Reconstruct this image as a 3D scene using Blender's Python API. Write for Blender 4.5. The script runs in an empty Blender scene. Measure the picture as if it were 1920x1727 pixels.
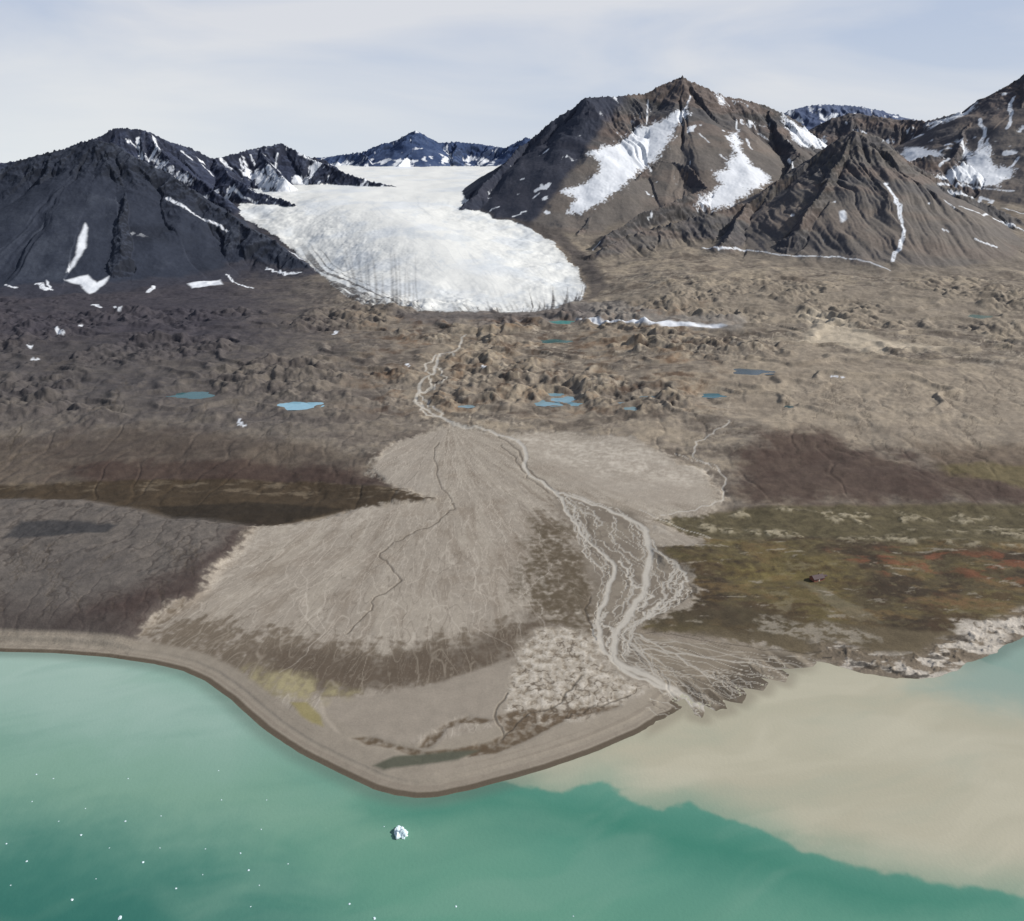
import bpy, bmesh, math, time
import numpy as np
from mathutils import Vector, noise as mnoise
T0=time.time()
rng=np.random.default_rng(7)
Q=1.0
# ------------------------------------------------------------------ camera
CH=500.0; FP=1500.0; CX,CY=960.0,863.5
PITCH=math.atan((CY-310)/FP)
cp,sp=math.cos(PITCH),math.sin(PITCH)
scene=bpy.context.scene
cam_d=bpy.data.cameras.new("camera"); cam=bpy.data.objects.new("camera",cam_d)
scene.collection.objects.link(cam); scene.camera=cam
cam.location=(0,0,CH); cam.rotation_euler=(math.pi/2-PITCH,0,0)
cam_d.sensor_fit='HORIZONTAL'; cam_d.sensor_width=36; cam_d.lens=36*FP/1920
cam_d.clip_start=1; cam_d.clip_end=80000

def ray(px,py):
    cx=(np.asarray(px,float)-CX)/FP; cy=(CY-np.asarray(py,float))/FP
    return cx, cp+cy*sp, -sp+cy*cp
# ------------------------------------------------------------------ noise
_a=rng.random((256,256))*2*np.pi
GX=np.cos(_a).astype(np.float32); GY=np.sin(_a).astype(np.float32)
def gn(x,y,seed=0):
    x=np.asarray(x,np.float32)+seed*17.31; y=np.asarray(y,np.float32)+seed*41.77
    xf=np.floor(x); yf=np.floor(y)
    xi=xf.astype(np.int32)&255; yi=yf.astype(np.int32)&255
    x=x-xf; y=y-yf; x1=(xi+1)&255; y1=(yi+1)&255
    u=x*x*x*(x*(x*6-15)+10); v=y*y*y*(y*(y*6-15)+10)
    a=GX[xi,yi]*x+GY[xi,yi]*y
    b=GX[x1,yi]*(x-1)+GY[x1,yi]*y
    c=GX[xi,y1]*x+GY[xi,y1]*(y-1)
    d=GX[x1,y1]*(x-1)+GY[x1,y1]*(y-1)
    a=a+u*(b-a); c=c+u*(d-c)
    return (a+v*(c-a))*1.5
def fbm(x,y,o=4,seed=0,gain=.5):
    s=0;a=1;f=1;t=0
    for i in range(o):
        s=s+a*gn(x*f,y*f,seed+i*3);t+=a;a*=gain;f*=2.03
    return s/t*1.4
def ridged(x,y,o=4,seed=0,gain=.5):
    s=0;a=1;f=1;t=0
    for i in range(o):
        n=1-np.abs(gn(x*f,y*f,seed+i*5));s=s+a*n*n;t+=a;a*=gain;f*=2.07
    return s/t
def billow(x,y,o=3,seed=0,gain=.45):
    s=0;a=1;f=1;t=0
    for i in range(o):
        s=s+a*np.sqrt(gn(x*f,y*f,seed+i*5)**2+.003);t+=a;a*=gain;f*=2.1
    return s/t
def sat(x): return np.clip(x,0,1)
def sm(x): x=np.clip(x,0,1); return x*x*(3-2*x)
def lin(c):
    c=np.array(c,float)/255
    return np.where(c<=.04045,c/12.92,((c+.055)/1.055)**2.4).astype(np.float32)
# ------------------------------------------------------------------ large forms
YT=[300,760,1030,1209,1433,1720,2150,2405,2700,2970,3550,4150,5500,7500,30000]
TR=[3,4,8,18,40,70,110,150,180,208,330,400,480,515,300]
TC=[3,5,10,18,30,55,85,100,140,180,310,380,465,500,300]
TL=[3,5,8,14,45,62,85,97,106,125,300,400,480,500,300]
def bed(x,y):
    r=x/np.maximum(y,50)
    def ip(T): return (np.interp(y-50,YT,T)+np.interp(y,YT,T)*2+np.interp(y+50,YT,T))*.25
    wl=sm((-r-.10)/.2); wr=sm((r-.06)/.16)
    return ip(TL)*wl+ip(TR)*wr+ip(TC)*(1-wl-wr)
def hit_bed(pts,up=0.0):
    P=np.array(pts,float); dx,dy,dz=ray(P[:,0],P[:,1])
    ts=np.linspace(300,7500,2400)[None]
    X=dx[:,None]*ts;Y=dy[:,None]*ts;Z=CH+dz[:,None]*ts
    k=np.argmax(Z<bed(X,Y)+up,axis=1)
    t=ts[0,k]
    return np.stack([dx*t,dy*t],1)
def hit_sea(pts):
    P=np.array(pts,float); dx,dy,dz=ray(P[:,0],P[:,1]); t=-CH/dz
    return np.stack([dx*t,dy*t],1)

RIDGES=[
 # group, slope, nodes (image pixel x, image pixel y, forward distance)
 (0,.60,[(-500,440,3300),(-200,355,3420),(0,318,3500),(50,296,3540),(100,284,3560),(175,262,3570),(205,268,3560),(250,292,3500),(330,335,3420),(400,385,3330),(450,415,3250),(520,458,3120),(575,497,3000)]),
 (0,.62,[(175,262,3570),(235,360,3300),(225,470,2930)]),
 (0,.62,[(100,284,3560),(60,380,3240),(40,500,2860)]),
 (1,.72,[(-300,330,4300),(60,300,4000),(180,258,3950),(215,240,4000),(270,243,4050),(330,268,4100),(400,297,4200),(450,286,4300),(490,277,4400),(530,268,4450),(560,290,4500),(610,300,4560)]),
 (1,.8,[(400,297,4200),(430,328,3950),(480,358,3800),(552,384,3640)]),
 (1,.8,[(270,243,4050),(310,290,3880),(370,335,3740),(420,372,3600)]),
 (1,.8,[(490,277,4400),(500,305,4220),(535,335,4050)]),
 (1,.75,[(530,268,4450),(590,300,4380),(640,322,4280),(700,342,4180),(740,349,4130)]),
 (2,.55,[(560,300,6400),(620,293,6300),(680,285,6200),(715,270,6200),(745,262,6200),(778,243,6200),(800,256,6200),(815,268,6200),(860,266,6200),(905,271,6200),(945,277,6100),(985,258,6000),(1040,262,6100)]),
 (2,.7,[(778,243,6200),(770,285,5950),(745,315,5600)]),
 (2,.7,[(860,266,6200),(850,292,5950)]),
 (2,.7,[(680,285,6200),(690,300,5900)]),
 (3,.70,[(865,388,3560),(900,352,3700),(930,322,3830),(990,264,4050),(1040,224,4080),(1100,183,4100),(1150,181,4180),(1210,176,4280),(1240,160,4320),(1275,143,4320),(1310,160,4300),(1340,176,4300),(1400,188,4350),(1440,200,4400),(1480,216,4400),(1530,258,4330),(1560,285,4200)]),
 (3,.86,[(1100,183,4100),(1105,235,3940),(1085,300,3760),(1055,360,3560),(1030,405,3400)]),
 (3,.90,[(1210,176,4280),(1212,220,4150),(1185,262,4020)]),
 (3,.90,[(1340,176,4300),(1330,215,4150),(1290,265,3950),(1240,300,3780),(1180,343,3600),(1120,390,3430),(1085,440,3230)]),
 (3,.88,[(1240,300,3780),(1290,312,3720),(1330,352,3560)]),
 (3,.84,[(1440,200,4400),(1460,245,4150),(1500,290,3900),(1470,330,3700)]),
 (3,.7,[(1330,352,3560),(1270,375,3420),(1200,402,3280),(1140,440,3120)]),
 (4,.64,[(1605,244,3420),(1560,266,3420),(1510,303,3390),(1450,345,3330),(1400,380,3280),(1330,402,3200),(1230,425,3130),(1130,462,2990)]),
 (4,.64,[(1605,244,3420),(1640,256,3430),(1700,300,3400),(1760,338,3380),(1850,384,3330),(1960,430,3250)]),
 (4,.72,[(1605,244,3420),(1560,330,3200),(1500,420,2960)]),
 (4,.72,[(1615,246,3420),(1650,340,3210),(1670,440,2980)]),
 (4,.66,[(1400,380,3280),(1380,420,3100),(1350,455,2950)]),
 (5,.55,[(1380,240,6000),(1460,214,6000),(1480,207,6000),(1535,195,6000),(1600,198,6000),(1650,206,6000),(1690,219,6000),(1800,240,6000)]),
 (6,.62,[(1530,240,5000),(1560,222,5000),(1600,212,5000),(1690,224,4900),(1740,228,4800),(1780,216,4700),(1830,200,4600),(1870,170,4600),(1920,138,4600),(2000,105,4600),(2150,90,4600),(2500,140,4400)]),
 (6,.76,[(1830,200,4600),(1815,240,4350),(1790,285,4150)]),
 (6,.76,[(1920,138,4600),(1925,210,4300),(1900,280,4050),(1915,340,3800)]),
 (6,.70,[(1690,304,3950),(1740,293,3950),(1790,296,3950),(1825,312,3900)]),
]
SEG=[]
for gid,s,nd in RIDGES:
    P=np.array(nd,float); dx,dy,dz=ray(P[:,0],P[:,1]); t=P[:,2]/dy
    W=np.stack([dx*t,P[:,2],CH+dz*t],1)
    acc=rng.random()*3000
    for i in range(len(W)-1):
        L=np.hypot(*(W[i+1]-W[i])[:2])
        SEG.append((W[i],W[i+1],L,acc,s,gid,i==0,i==len(W)-2)); acc+=L
def mountains(x,y):
    H=np.full(x.shape,-2000,np.float32);A=np.zeros_like(H);D=np.zeros_like(H);I=np.zeros(x.shape,np.int16)
    for p,q,L,acc,s,gid,f,l in SEG:
        ex=(q[0]-p[0])/L;ey=(q[1]-p[1])/L
        t=(x-p[0])*ex+(y-p[1])*ey
        tc=np.clip(t,0,L)
        rx=x-(p[0]+tc*ex);ry=y-(p[1]+tc*ey)
        d=np.sqrt(rx*rx+ry*ry)
        h=p[2]+tc*((q[2]-p[2])/L)-s*(.82*d+105*(1-np.exp(-d/250)))
        m=h>H
        al=acc+tc+np.where((rx*ey-ry*ex)>0,1500,0)
        if f: al=al+np.where(t<0,(t)*.8,0)
        if l: al=al+np.where(t>L,(t-L)*.8,0)
        H=np.where(m,h,H);A=np.where(m,al,A);D=np.where(m,d,D);I=np.where(m,gid,I)
    return H,A,D,I
# ------------------------------------------------------------------ grid helper
def sdf(P,x,y):
    P=np.asarray(P,np.float32);n=len(P)
    d2=np.full(x.shape,1e12,np.float32);ins=np.zeros(x.shape,bool)
    for i in range(n):
        ax,ay=P[i];bx,by=P[(i+1)%n]
        ex,ey=bx-ax,by-ay
        wx=x-ax;wy=y-ay
        t=np.clip((wx*ex+wy*ey)/(ex*ex+ey*ey+1e-6),0,1)
        qx=wx-t*ex;qy=wy-t*ey
        d2=np.minimum(d2,qx*qx+qy*qy)
        c=(ay>y)!=(by>y)
        ins^=c&(x<(bx-ax)*(y-ay)/((by-ay) if abs(by-ay)>1e-6 else 1e-6)+ax)
    d=np.sqrt(d2)
    return np.where(ins,d,-d)
class Grid:
    def __init__(s,Y,nc,wf):
        s.Yr=Y.astype(np.float32);s.nc=nc;s.nr=len(Y);s.w=wf(Y).astype(np.float32)
        s.u=np.linspace(-1,1,nc).astype(np.float32)
        s.X=np.outer(s.w,s.u).astype(np.float32);s.Y=np.repeat(s.Yr[:,None],nc,1)
        s.noise()
    def noise(s):
        s.WX=fbm(s.X/70,s.Y/70,4,50)+.35*fbm(s.X/12,s.Y/12,3,55);s.WY=fbm(s.X/70,s.Y/70,4,60)+.35*fbm(s.X/12,s.Y/12,3,65)
        s.LX=fbm(s.X/150,s.Y/150,2,53);s.LY=fbm(s.X/150,s.Y/150,2,63)
    def win(s,x0,x1,y0,y1):
        r0=int(np.searchsorted(s.Yr,y0));r1=int(np.searchsorted(s.Yr,y1))
        if r1<=r0: return None
        w0,w1=s.w[r0],s.w[r1-1]
        a=min(x0/w0,x0/w1);b=max(x1/w0,x1/w1)
        c0=int(np.clip(math.floor((a+1)/2*(s.nc-1)),0,s.nc));c1=int(np.clip(math.ceil((b+1)/2*(s.nc-1))+1,0,s.nc))
        if c1<=c0: return None
        return (slice(r0,r1),slice(c0,c1))
    def poly(s,P,soft,warp=0.0,fade=None):
        P=np.asarray(P);m=soft+warp*2+5
        out=np.zeros(s.X.shape,np.float32)
        sl=s.win(P[:,0].min()-m,P[:,0].max()+m,P[:,1].min()-m,P[:,1].max()+m)
        if sl is None: return out
        d=sdf(P,s.X[sl]+warp*s.WX[sl],s.Y[sl]+warp*s.WY[sl])
        out[sl]=sm(d/soft*.5+.5)
        return out
    def line(s,P,w,soft=None,out=None,amp=1.0):
        P=np.asarray(P,float)
        if out is None: out=np.zeros(s.X.shape,np.float32)
        w=np.broadcast_to(np.asarray(w,float),(len(P),));am=np.broadcast_to(np.asarray(amp,float),(len(P),))
        for i in range(len(P)-1):
            a,b=P[i],P[i+1];ww=.5*(w[i]+w[i+1])*.5;so=soft if soft else max(ww*.9,.5)
            m=ww+so
            sl=s.win(min(a[0],b[0])-m,max(a[0],b[0])+m,min(a[1],b[1])-m,max(a[1],b[1])+m)
            if sl is None: continue
            x=s.X[sl];y=s.Y[sl];e=b-a
            t=np.clip(((x-a[0])*e[0]+(y-a[1])*e[1])/(e@e+1e-6),0,1)
            d=np.hypot(x-a[0]-t*e[0],y-a[1]-t*e[1])
            out[sl]=np.maximum(out[sl],am[i]*sat((ww-d)/so+.5))
        return out
rows=[300.0]
while rows[-1]<30000:
    y=rows[-1]
    if y<480: d=4
    elif y<5200: d=min(max(y*y/400000,.75),4.2)
    elif y<7400: d=8
    else: d=(y-7000)*.12
    rows.append(y+d/Q)
G=Grid(np.array(rows),int(1450*Q),lambda y:.66*y+220)
X,Y=G.X,G.Y
# ------------------------------------------------------------------ coast
COAST=[(-900,1170),(-400,1205),(-150,1216),(0,1222),(100,1225),(200,1232),(290,1245),(345,1258),(385,1277),(430,1310),(465,1342),(500,1372),(560,1412),(620,1442),(700,1480),(740,1491),(780,1496),(820,1494),(880,1482),(960,1461),(1040,1437),(1120,1408),(1200,1374),(1250,1346),(1282,1327),(1266,1319),(1285,1312),
 (1300,1342),(1318,1347),(1320,1326),(1345,1335),(1366,1330),(1360,1312),(1390,1318),(1404,1304),(1396,1290),(1432,1296),(1442,1280),(1425,1270),(1472,1280),(1478,1264),(1462,1254),(1522,1252),(1532,1240),(1560,1246),(1580,1252),(1620,1262),(1680,1270),(1725,1273),(1765,1270),(1790,1262),(1810,1247),(1840,1232),(1870,1222),(1880,1212),(1920,1197),(2000,1172),(2200,1130),(2600,1080)]
cw=hit_sea(COAST)
land=np.vstack([cw,[[6000,1500],[30000,9000],[30000,40000],[-30000,40000],[-30000,900]]])
sl=(slice(0,int(np.searchsorted(G.Yr,1500))),slice(None))
DS=np.full(X.shape,900,np.float32)
rr=X/np.maximum(Y,50)
jag=.4+1.6*sm((rr-.36)/.1)+2.2*sm((rr-.19)/.03)*(1-sm((rr-.34)/.03))
DS[sl]=sdf(land,X[sl]+jag[sl]*2*G.WX[sl],Y[sl]+jag[sl]*2*G.WY[sl])
# ------------------------------------------------------------------ elevation
h=bed(X,Y).astype(np.float32)
DELTA=[(845,798),(900,806),(960,815),(1080,812),(1180,822),(1250,850),(1310,880),(1352,910),(1360,940),(1300,965),(1225,978),(1330,1010),(1320,1025),(1225,1030),(1245,1060),(1290,1078),(1305,1105),(1280,1140),(1200,1160),(1185,1190),(1260,1200),(1400,1212),(1540,1235),(1500,1300),(1300,1400),(800,1560),(500,1450),(380,1290),(235,1236),(250,1192),(380,1110),(430,1050),(480,990),(640,962),(740,945),(820,935),(740,915),(695,885),(708,848),(770,820)]
delta_w=hit_bed(DELTA)
mD=G.poly(delta_w,9,14)
mDs=G.poly(delta_w,26,14)
UP=[(880,600),(860,640),(822,668),(815,698),(792,715),(780,752),(802,770),(850,795),(900,810)]
upc=G.line(hit_bed(UP),np.full(len(UP),30.),60)
fine1=fbm(X/26,Y/22,4,12,.58)
hum=sm((Y-1330)/250)*(1-sm((Y-2350)/400))*(1-.85*upc)
rightsmooth=sm((rr-.2)/.12)*(1-sm((Y-1750)/200))
patch=sm(.4+fbm(X/300,Y/260,3,9)*2.6)
hum=hum*(1-.8*rightsmooth)*(1-mD)*(.15+.85*patch)
b1=billow((X+12*G.LX)/105,(Y+12*G.LY)/78,3,3,.5);b2=billow(X/34,Y/27,2,7,.5)
h+=hum*((b1-.2)*36+(b2-.2)*11)
mr1=1-np.abs(gn((X+60*G.LX)/330,(Y+60*G.LY)/120,17)+.25*gn(X/80,Y/50,18))
h+=sm((Y-1400)/150)*(1-sm((Y-2300)/200))*(1-mD)*(1-upc)*sm((mr1-.8)/.2)*7
out=sm((Y-800)/200)*(1-mD)*(1-sm((Y-2900)/300))
h+=out*fine1*(.9+2.0*hum)
go=sm((Y-820)/150)*(1-mD)
h+=go*(1-hum)*fbm(X/160,Y/130,4,21)*7*(1-sm((Y-4000)/500))
gul=sm((Y-1050)/150)*(1-sm((Y-1600)/300))*(1-mD)
gv=1-np.abs(gn(X/75+.5*G.LX,Y/260,31)+.3*gn(X/30,Y/80,32)+.1*gn(X/12,Y/20,34))
h-=gul*sm((gv-.84)*6)*1.3
h+=(sm((Y-2350)/300))*(fbm(X/140,Y/100,4,33)*9)
LF=[(0,940),(150,940),(250,960),(330,975),(470,990),(440,1040),(380,1110),(250,1190),(230,1215),(-300,1215),(-300,950)]
lf_w=hit_bed(LF);mLF=G.poly(lf_w,16,4)
mLFs=G.poly(lf_w,70,4)
vLF=1-np.abs(gn(X/44+.8*G.LX,Y/150,41)+.28*gn(X/18,Y/44,42)+.15*gn(X/8,Y/12,43))
h+=mLFs*12*mLF-mLF*.5*sm((vLF-.86)*7)+mLF*fine1*.7
# mountains
r0=int(np.searchsorted(G.Yr,2250));u=(slice(r0,None),slice(None))
xm=X[u]+18*G.LX[u]+3*G.WX[u];ym=Y[u]+18*G.LY[u]+3*G.WY[u]
HM,AL,DM,IM=mountains(xm,ym)
xu,yu=X[u],Y[u]
am=sat(DM/70)
fl=ridged(AL/125+.18*G.LX[u]+.05*G.WX[u],DM/900,2,71)
fl2=ridged(AL/44+.2*G.LX[u]+.1*G.WX[u],DM/500,1,75)
fl3=ridged(AL/15+.2*G.WX[u],DM/220,1,77)
fw=ridged((xu+30*G.LX[u])/380,(yu+30*G.LY[u])/380,3,79)
crag=ridged(xu/62,yu/62,5,85,.55)
high=.12+.88*(1-sm((DM-90)/200))
dimp=np.where(IM==0,.8,1.0)*(1-.65*sm((DM-200)/340))
HM=HM-dimp*am*((fl)*38+(fl2)*17+fl3*5-30)+am*(fw-.6)*36*dimp
HM+=(crag-.55)*19*high*(.3+.7*am)
HM+=sat(1-DM/26)*(np.abs(fbm(xu/30,yu/30,4,87,.6))*17-3)
MTN=np.full(X.shape,-2000,np.float32);MTN[u]=HM
GID=np.full(X.shape,-1,np.int16);GID[u]=IM
DMF=np.zeros_like(h);DMF[u]=DM;ALF=np.zeros_like(h);ALF[u]=AL
FLF=np.zeros_like(h);FLF[u]=.35*fl+.35*fl2+.3*fl3
FL2=np.zeros_like(h);FL2[u]=fl2
CRF=np.zeros_like(h);CRF[u]=crag
k=14.0+50*(1-sm((Y-3000)/400))
hh=np.clip(.5+.5*(MTN-h)/k,0,1)
h_nog=h*(1-hh)+MTN*hh+k*hh*(1-hh)*.5
mtn_over=MTN-h
# glacier
GP=[(440,396),(500,432),(560,476),(600,512),(635,545),(680,572),(740,580),(850,584),(960,583),(1050,578),(1092,564),(1100,538),(1082,500),(1040,458),(990,425),(930,404)]
gp0=hit_bed(GP,3)
gp=np.vstack([gp0,[[330,3900],[600,4600],[600,7600],[-2600,7600],[-2600,5200],[-1250,4050]]])
GPY=[2300,2395,2480,2600,2750,3000,3300,3550,4150,5500,7500,30000]
GPZ=[90,102,120,145,177,235,298,342,402,486,520,520]
gd=np.full(X.shape,-500,np.float32)
gd[u]=sdf(gp,xu+14*G.WX[u],yu+14*G.WY[u])
ey=[2300,2400,2600,3000,3550,4150,5500,7500]
xl=np.interp(Y,ey,[-330,-430,-600,-890,-1160,-1080,-1150,-1500]);xr=np.interp(Y,ey,[150,200,235,165,-140,-262,-140,200])
fs=((X-(xl+xr)/2)/((xr-xl)/2)).astype(np.float32)
prof=(np.interp(Y,GPY,GPZ)+np.interp(Y-70,GPY,GPZ)+np.interp(Y+70,GPY,GPZ))/3
hb=bed(X,Y)
thick=np.maximum(prof-hb,5)*(1-.45*sm((fs-.1)/.8)*(1-sm((Y-3300)/300)))
gs=h+(thick+hb-h)*sm(sat(gd/460)**.9)+sat(gd/12)*.8
gs=gs.astype(np.float32)+fbm(X/260,Y/300,3,91)*6*sat(gd/200)
isg=(gd>0)&(gs>MTN-1)
h=np.where(isg,gs,h_nog)
cz=np.where(DS>0,np.minimum(DS*.07,3+DS*.03),DS*.10)
h=np.where(DS<300,np.minimum(h*sm(DS/60)+cz*(1-sm(DS/60)),np.where(DS>0,cz+sm((DS-15)/120)*400,cz)),h)
h=np.maximum(h,-30)
# ponds
PONDS=[(358,740,39,7,(46,88,92)),(562,762,34,8,(125,165,182)),(1042,638,27,4,(52,92,92)),(1412,697,34,7,(66,80,90)),(1338,741,19,5,(48,94,108)),(1030,756,26,6,(110,142,155)),(1058,747,20,6,(118,150,165)),(1040,738,14,3,(110,142,155)),(1078,757,13,4,(108,142,155)),(1183,771,12,4,(112,136,144)),(1172,756,12,2.5,(105,124,132)),(1215,745,14,2.5,(100,118,124)),(875,765,14,3,(108,130,138)),(1052,606,20,4,(78,136,132)),(1840,593,20,5,(78,106,104)),(1480,762,9,3,(46,72,78))]
pond_data=[]
for (px,py,rx,ry,c) in PONDS:
    a,b,cc,dd=hit_bed([(px,py),(px+rx,py),(px,py-ry),(px,py+ry)])
    RX=abs(b[0]-a[0]);RY=max(abs(cc[1]-dd[1])/2,RX*.35)
    sl=G.win(a[0]-3*RX,a[0]+3*RX,a[1]-3*RY,a[1]+3*RY)
    ang=np.arctan2((Y[sl]-a[1])/RY,(X[sl]-a[0])/RX)
    q=np.hypot((X[sl]-a[0])/RX,(Y[sl]-a[1])/RY)*(1+.16*np.sin(3*ang+px)+.12*np.sin(5*ang+py))+.34*G.WX[sl]
    lev=float(np.percentile(h[sl][q<1.3],22))
    m=1-sm((q-1.1)/.9)
    h[sl]=h[sl]*(1-m)+(lev-2.0*(1-sm((q-.72)/.4))+1.6*sat((q-.97)*1.5))*m
    pond_data.append((a[0],a[1],RX,RY,lev,c))
# ------------------------------------------------------------------ image pixels cast along camera rays onto terrain
def gsample(x,y):
    ri=np.interp(y,G.Yr,np.arange(G.nr));w=np.interp(y,G.Yr,G.w)
    ci=np.clip((x/w+1)/2*(G.nc-1),0,G.nc-1.001)
    r=np.clip(ri.astype(int),0,G.nr-2);c=ci.astype(int);fr=ri-r;fc=ci-c
    return (h[r,c]*(1-fr)*(1-fc)+h[r+1,c]*fr*(1-fc)+h[r,c+1]*(1-fr)*fc+h[r+1,c+1]*fr*fc)
def S(pts,guard=True):
    P=np.array(pts,float);dx,dy,dz=ray(P[:,0],P[:,1])
    ts=np.linspace(350,7400,1500)[None]
    Z=CH+dz[:,None]*ts
    g=gsample(dx[:,None]*ts,dy[:,None]*ts)
    below=Z<g;k=np.argmax(below,axis=1);miss=~below.any(axis=1)
    t=ts[0,k].copy()
    if guard:
        ok=t[~miss];md=np.median(ok) if len(ok) else 4200
        bad=miss|(np.abs(t-md)>.16*md);t[bad]=md
    return np.stack([dx*t,dy*t],1),t
def smooth(pts,n=6):
    P=np.array(pts,float);out=[]
    for i in range(len(P)-1):
        p0=P[max(i-1,0)];p1=P[i];p2=P[i+1];p3=P[min(i+2,len(P)-1)]
        for t in np.arange(n)/n:
            out.append(.5*((2*p1)+(-p0+p2)*t+(2*p0-5*p1+4*p2-p3)*t*t+(-p0+3*p1-3*p2+p3)*t**3))
    out.append(P[-1]);return np.array(out)
# ------------------------------------------------------------------ colour
col=np.zeros(X.shape+(3,),np.float32)
def lay(m,c,op=1.0):
    c=lin(c) if isinstance(c,tuple) else c
    m=(m*op)[...,None];col[:]=col*(1-m)+c*m
def PG(pts,soft,warp,c,op=1.0,cond=None):
    w,_=S(pts,False);m=G.poly(w,soft,warp)
    if cond is not None: m=m*cond
    lay(m,c,op);return m
n1=fbm(X/220,Y/220,5,101);n2=fbm(X/45,Y/45,4,111);n3=fbm(X/9,Y/9,3,121);n4=fbm((X+20*G.LX)/130,(Y+20*G.LY)/75,6,131,.6)
lay(np.ones_like(h),(130,120,108))
lay(sm(n1*1.3+.4),(116,108,99),.8)
lay(sm(n4*3),(150,138,121),.75)
lay(sm(-n4*3-.1),(92,83,75),.75)
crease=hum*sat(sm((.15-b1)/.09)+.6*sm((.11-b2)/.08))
lay(crease*sat(.5+n2+n3*.4),(68,60,54),.7)  # shade in the creases between hummocks, painted into the ground colour
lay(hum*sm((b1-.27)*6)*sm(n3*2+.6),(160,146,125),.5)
lay(out*sm(fine1*2.4-.25),(158,146,128),.45);lay(out*sm(-fine1*2.4-.25),(80,72,65),.45)
thr_=1-np.abs(gn((X+40*G.LX)/110,(Y+40*G.LY)/70,137)+.4*gn(X/35,Y/26,138)+.2*gn(X/11,Y/9,139))
lay(sm((Y-1250)/150)*(1-sm((Y-2500)/200))*sm((thr_-.95)/.04)*sm(n1*3+.6),(78,69,61),.7)
thr2=1-np.abs(gn((X+30*G.LX)/150,(Y+30*G.LY)/60,139)+.35*gn(X/35,Y/24,140)+.15*gn(X/11,Y/9,141))
lay(sm((Y-1350)/150)*(1-sm((Y-2600)/200))*sm((thr2-.93)/.06)*sm(n1*3+.6),(172,161,145),.65)
PG([(1350,690),(1500,640),(1700,690),(1920,690),(2100,700),(2100,840),(1920,840),(1700,850),(1480,800),(1360,790)],50,30,(150,138,122),.55)
PG([(1150,560),(1400,530),(1920,540),(1920,620),(1500,610),(1200,600)],60,30,(134,124,111),.6)
PG([(1500,585),(1530,580),(1600,605),(1640,632),(1780,650),(1640,660),(1560,645),(1480,640),(1530,615)],14,16,(174,162,144),.95)
PG([(1000,560),(1150,565),(1250,590),(1400,597),(1390,620),(1200,612),(1050,600)],14,16,(128,123,118),.7)
PG([(740,575),(1100,570),(1130,598),(900,612),(760,605)],30,20,(108,102,99),.85)
cloudshade=sm((-rr-.02)/.30)  # cloud shadow on the left ground, painted into its colour
lay(cloudshade*sm((Y-1250)/200),(78,74,74),.72)
lay(cloudshade*sm((Y-1250)/200)*sm(n4*2.5-.1),(108,101,93),.55)
lay(cloudshade*sm((Y-1250)/200)*sm(fine1*2.5-.3),(118,109,99),.4)  # lit bumps painted lighter within the shadow
lay(sm((-rr-.18)/.22)*sm((Y-1700)/450),(58,56,64),.87)  # same painted cloud shadow, deepened by this and the next layer
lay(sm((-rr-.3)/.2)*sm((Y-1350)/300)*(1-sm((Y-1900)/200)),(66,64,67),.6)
mid=sm((Y-1450)/100)*(1-sm((Y-2200)/200))*(1-sm((np.abs(rr-.03)-.17)/.12))
lay(mid*sm(n4*2+.1)*sat(.5+n2+n3*.5),(110,85,65),.65)
lay(mid*sm(fbm(X/60,Y/60,5,151,.6)*3-.5),(78,62,52),.7)
lay(upc*sm((Y-1400)/100),(142,131,115),.6)
PG([(1390,850),(1430,815),(1500,805),(1600,830),(1750,880),(1920,905),(2100,905),(2100,950),(1920,950),(1700,945),(1560,948),(1400,955),(1370,940)],34,40,(72,58,52),.88)
PG([(1700,830),(1920,840),(2100,840),(2100,905),(1920,905),(1780,900)],34,34,(94,80,68),.7)
PG([(1760,872),(1920,872),(2100,880),(2100,915),(1920,915),(1780,893)],12,16,(98,89,62),.8)
# right coast lowland
PG([(1200,975),(1390,955),(1700,948),(2200,950),(2200,1200),(1900,1195),(1830,1240),(1700,1265),(1560,1245),(1400,1210),(1200,1165)],10,6,(92,82,65))
tund=G.poly(S([(1225,1033),(1330,1012),(1500,1008),(1920,1020),(2200,1030),(2200,1170),(1920,1172),(1780,1185),(1650,1170),(1500,1160),(1400,1185),(1190,1180),(1200,1165),(1285,1140),(1305,1105),(1290,1078),(1245,1060)],False)[0],10,14)
tl=fbm((X+20*G.LX)/120,(Y+12*G.LY)/60,6,176,.6);tl2=fbm((X+20*G.LX)/90,(Y+12*G.LY)/46,6,177,.6)
tf=fbm(X/14,Y/10,4,178,.6)
lay(tund,(82,73,55),.95)
lay(tund*sm(tl*3+.1+tf*.4),(98,87,58),.8)
lay(tund*sm(tl2*4-.3+tf*.4),(104,86,60),.7)
lay(tund*sm(-tl*4-.2+tf*.4),(58,49,41),.85)
lay(tund*sm(-tl2*4-.4+tf*.4),(70,56,44),.7)
lay(tund*sm((tl-.25)*5+tf)*sm(n2*3),(122,113,92),.5)
lay(tund*sm(tf*2-.4),(112,103,79),.45);lay(tund*sm(-tf*2-.4),(52,45,37),.5)
PG([(1340,1050),(1500,1058),(1620,1075),(1560,1102),(1400,1095)],24,30,(120,108,64),.5,sat(.6+tf))
PG([(1230,1035),(1400,1020),(1600,1025),(1500,1050),(1280,1065)],18,24,(104,95,62),.4,sat(.6+tf))
rust=G.poly(S([(1560,1045),(1640,1035),(1800,1028),(1920,1040),(2100,1045),(2100,1100),(1920,1095),(1800,1080),(1660,1068)],False)[0],16,26)
lay(rust*sm(fbm((X+15*G.LX)/55,(Y+10*G.LY)/24,5,173,.6)*3.5+tf*.5),(116,74,55),.65)
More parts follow.
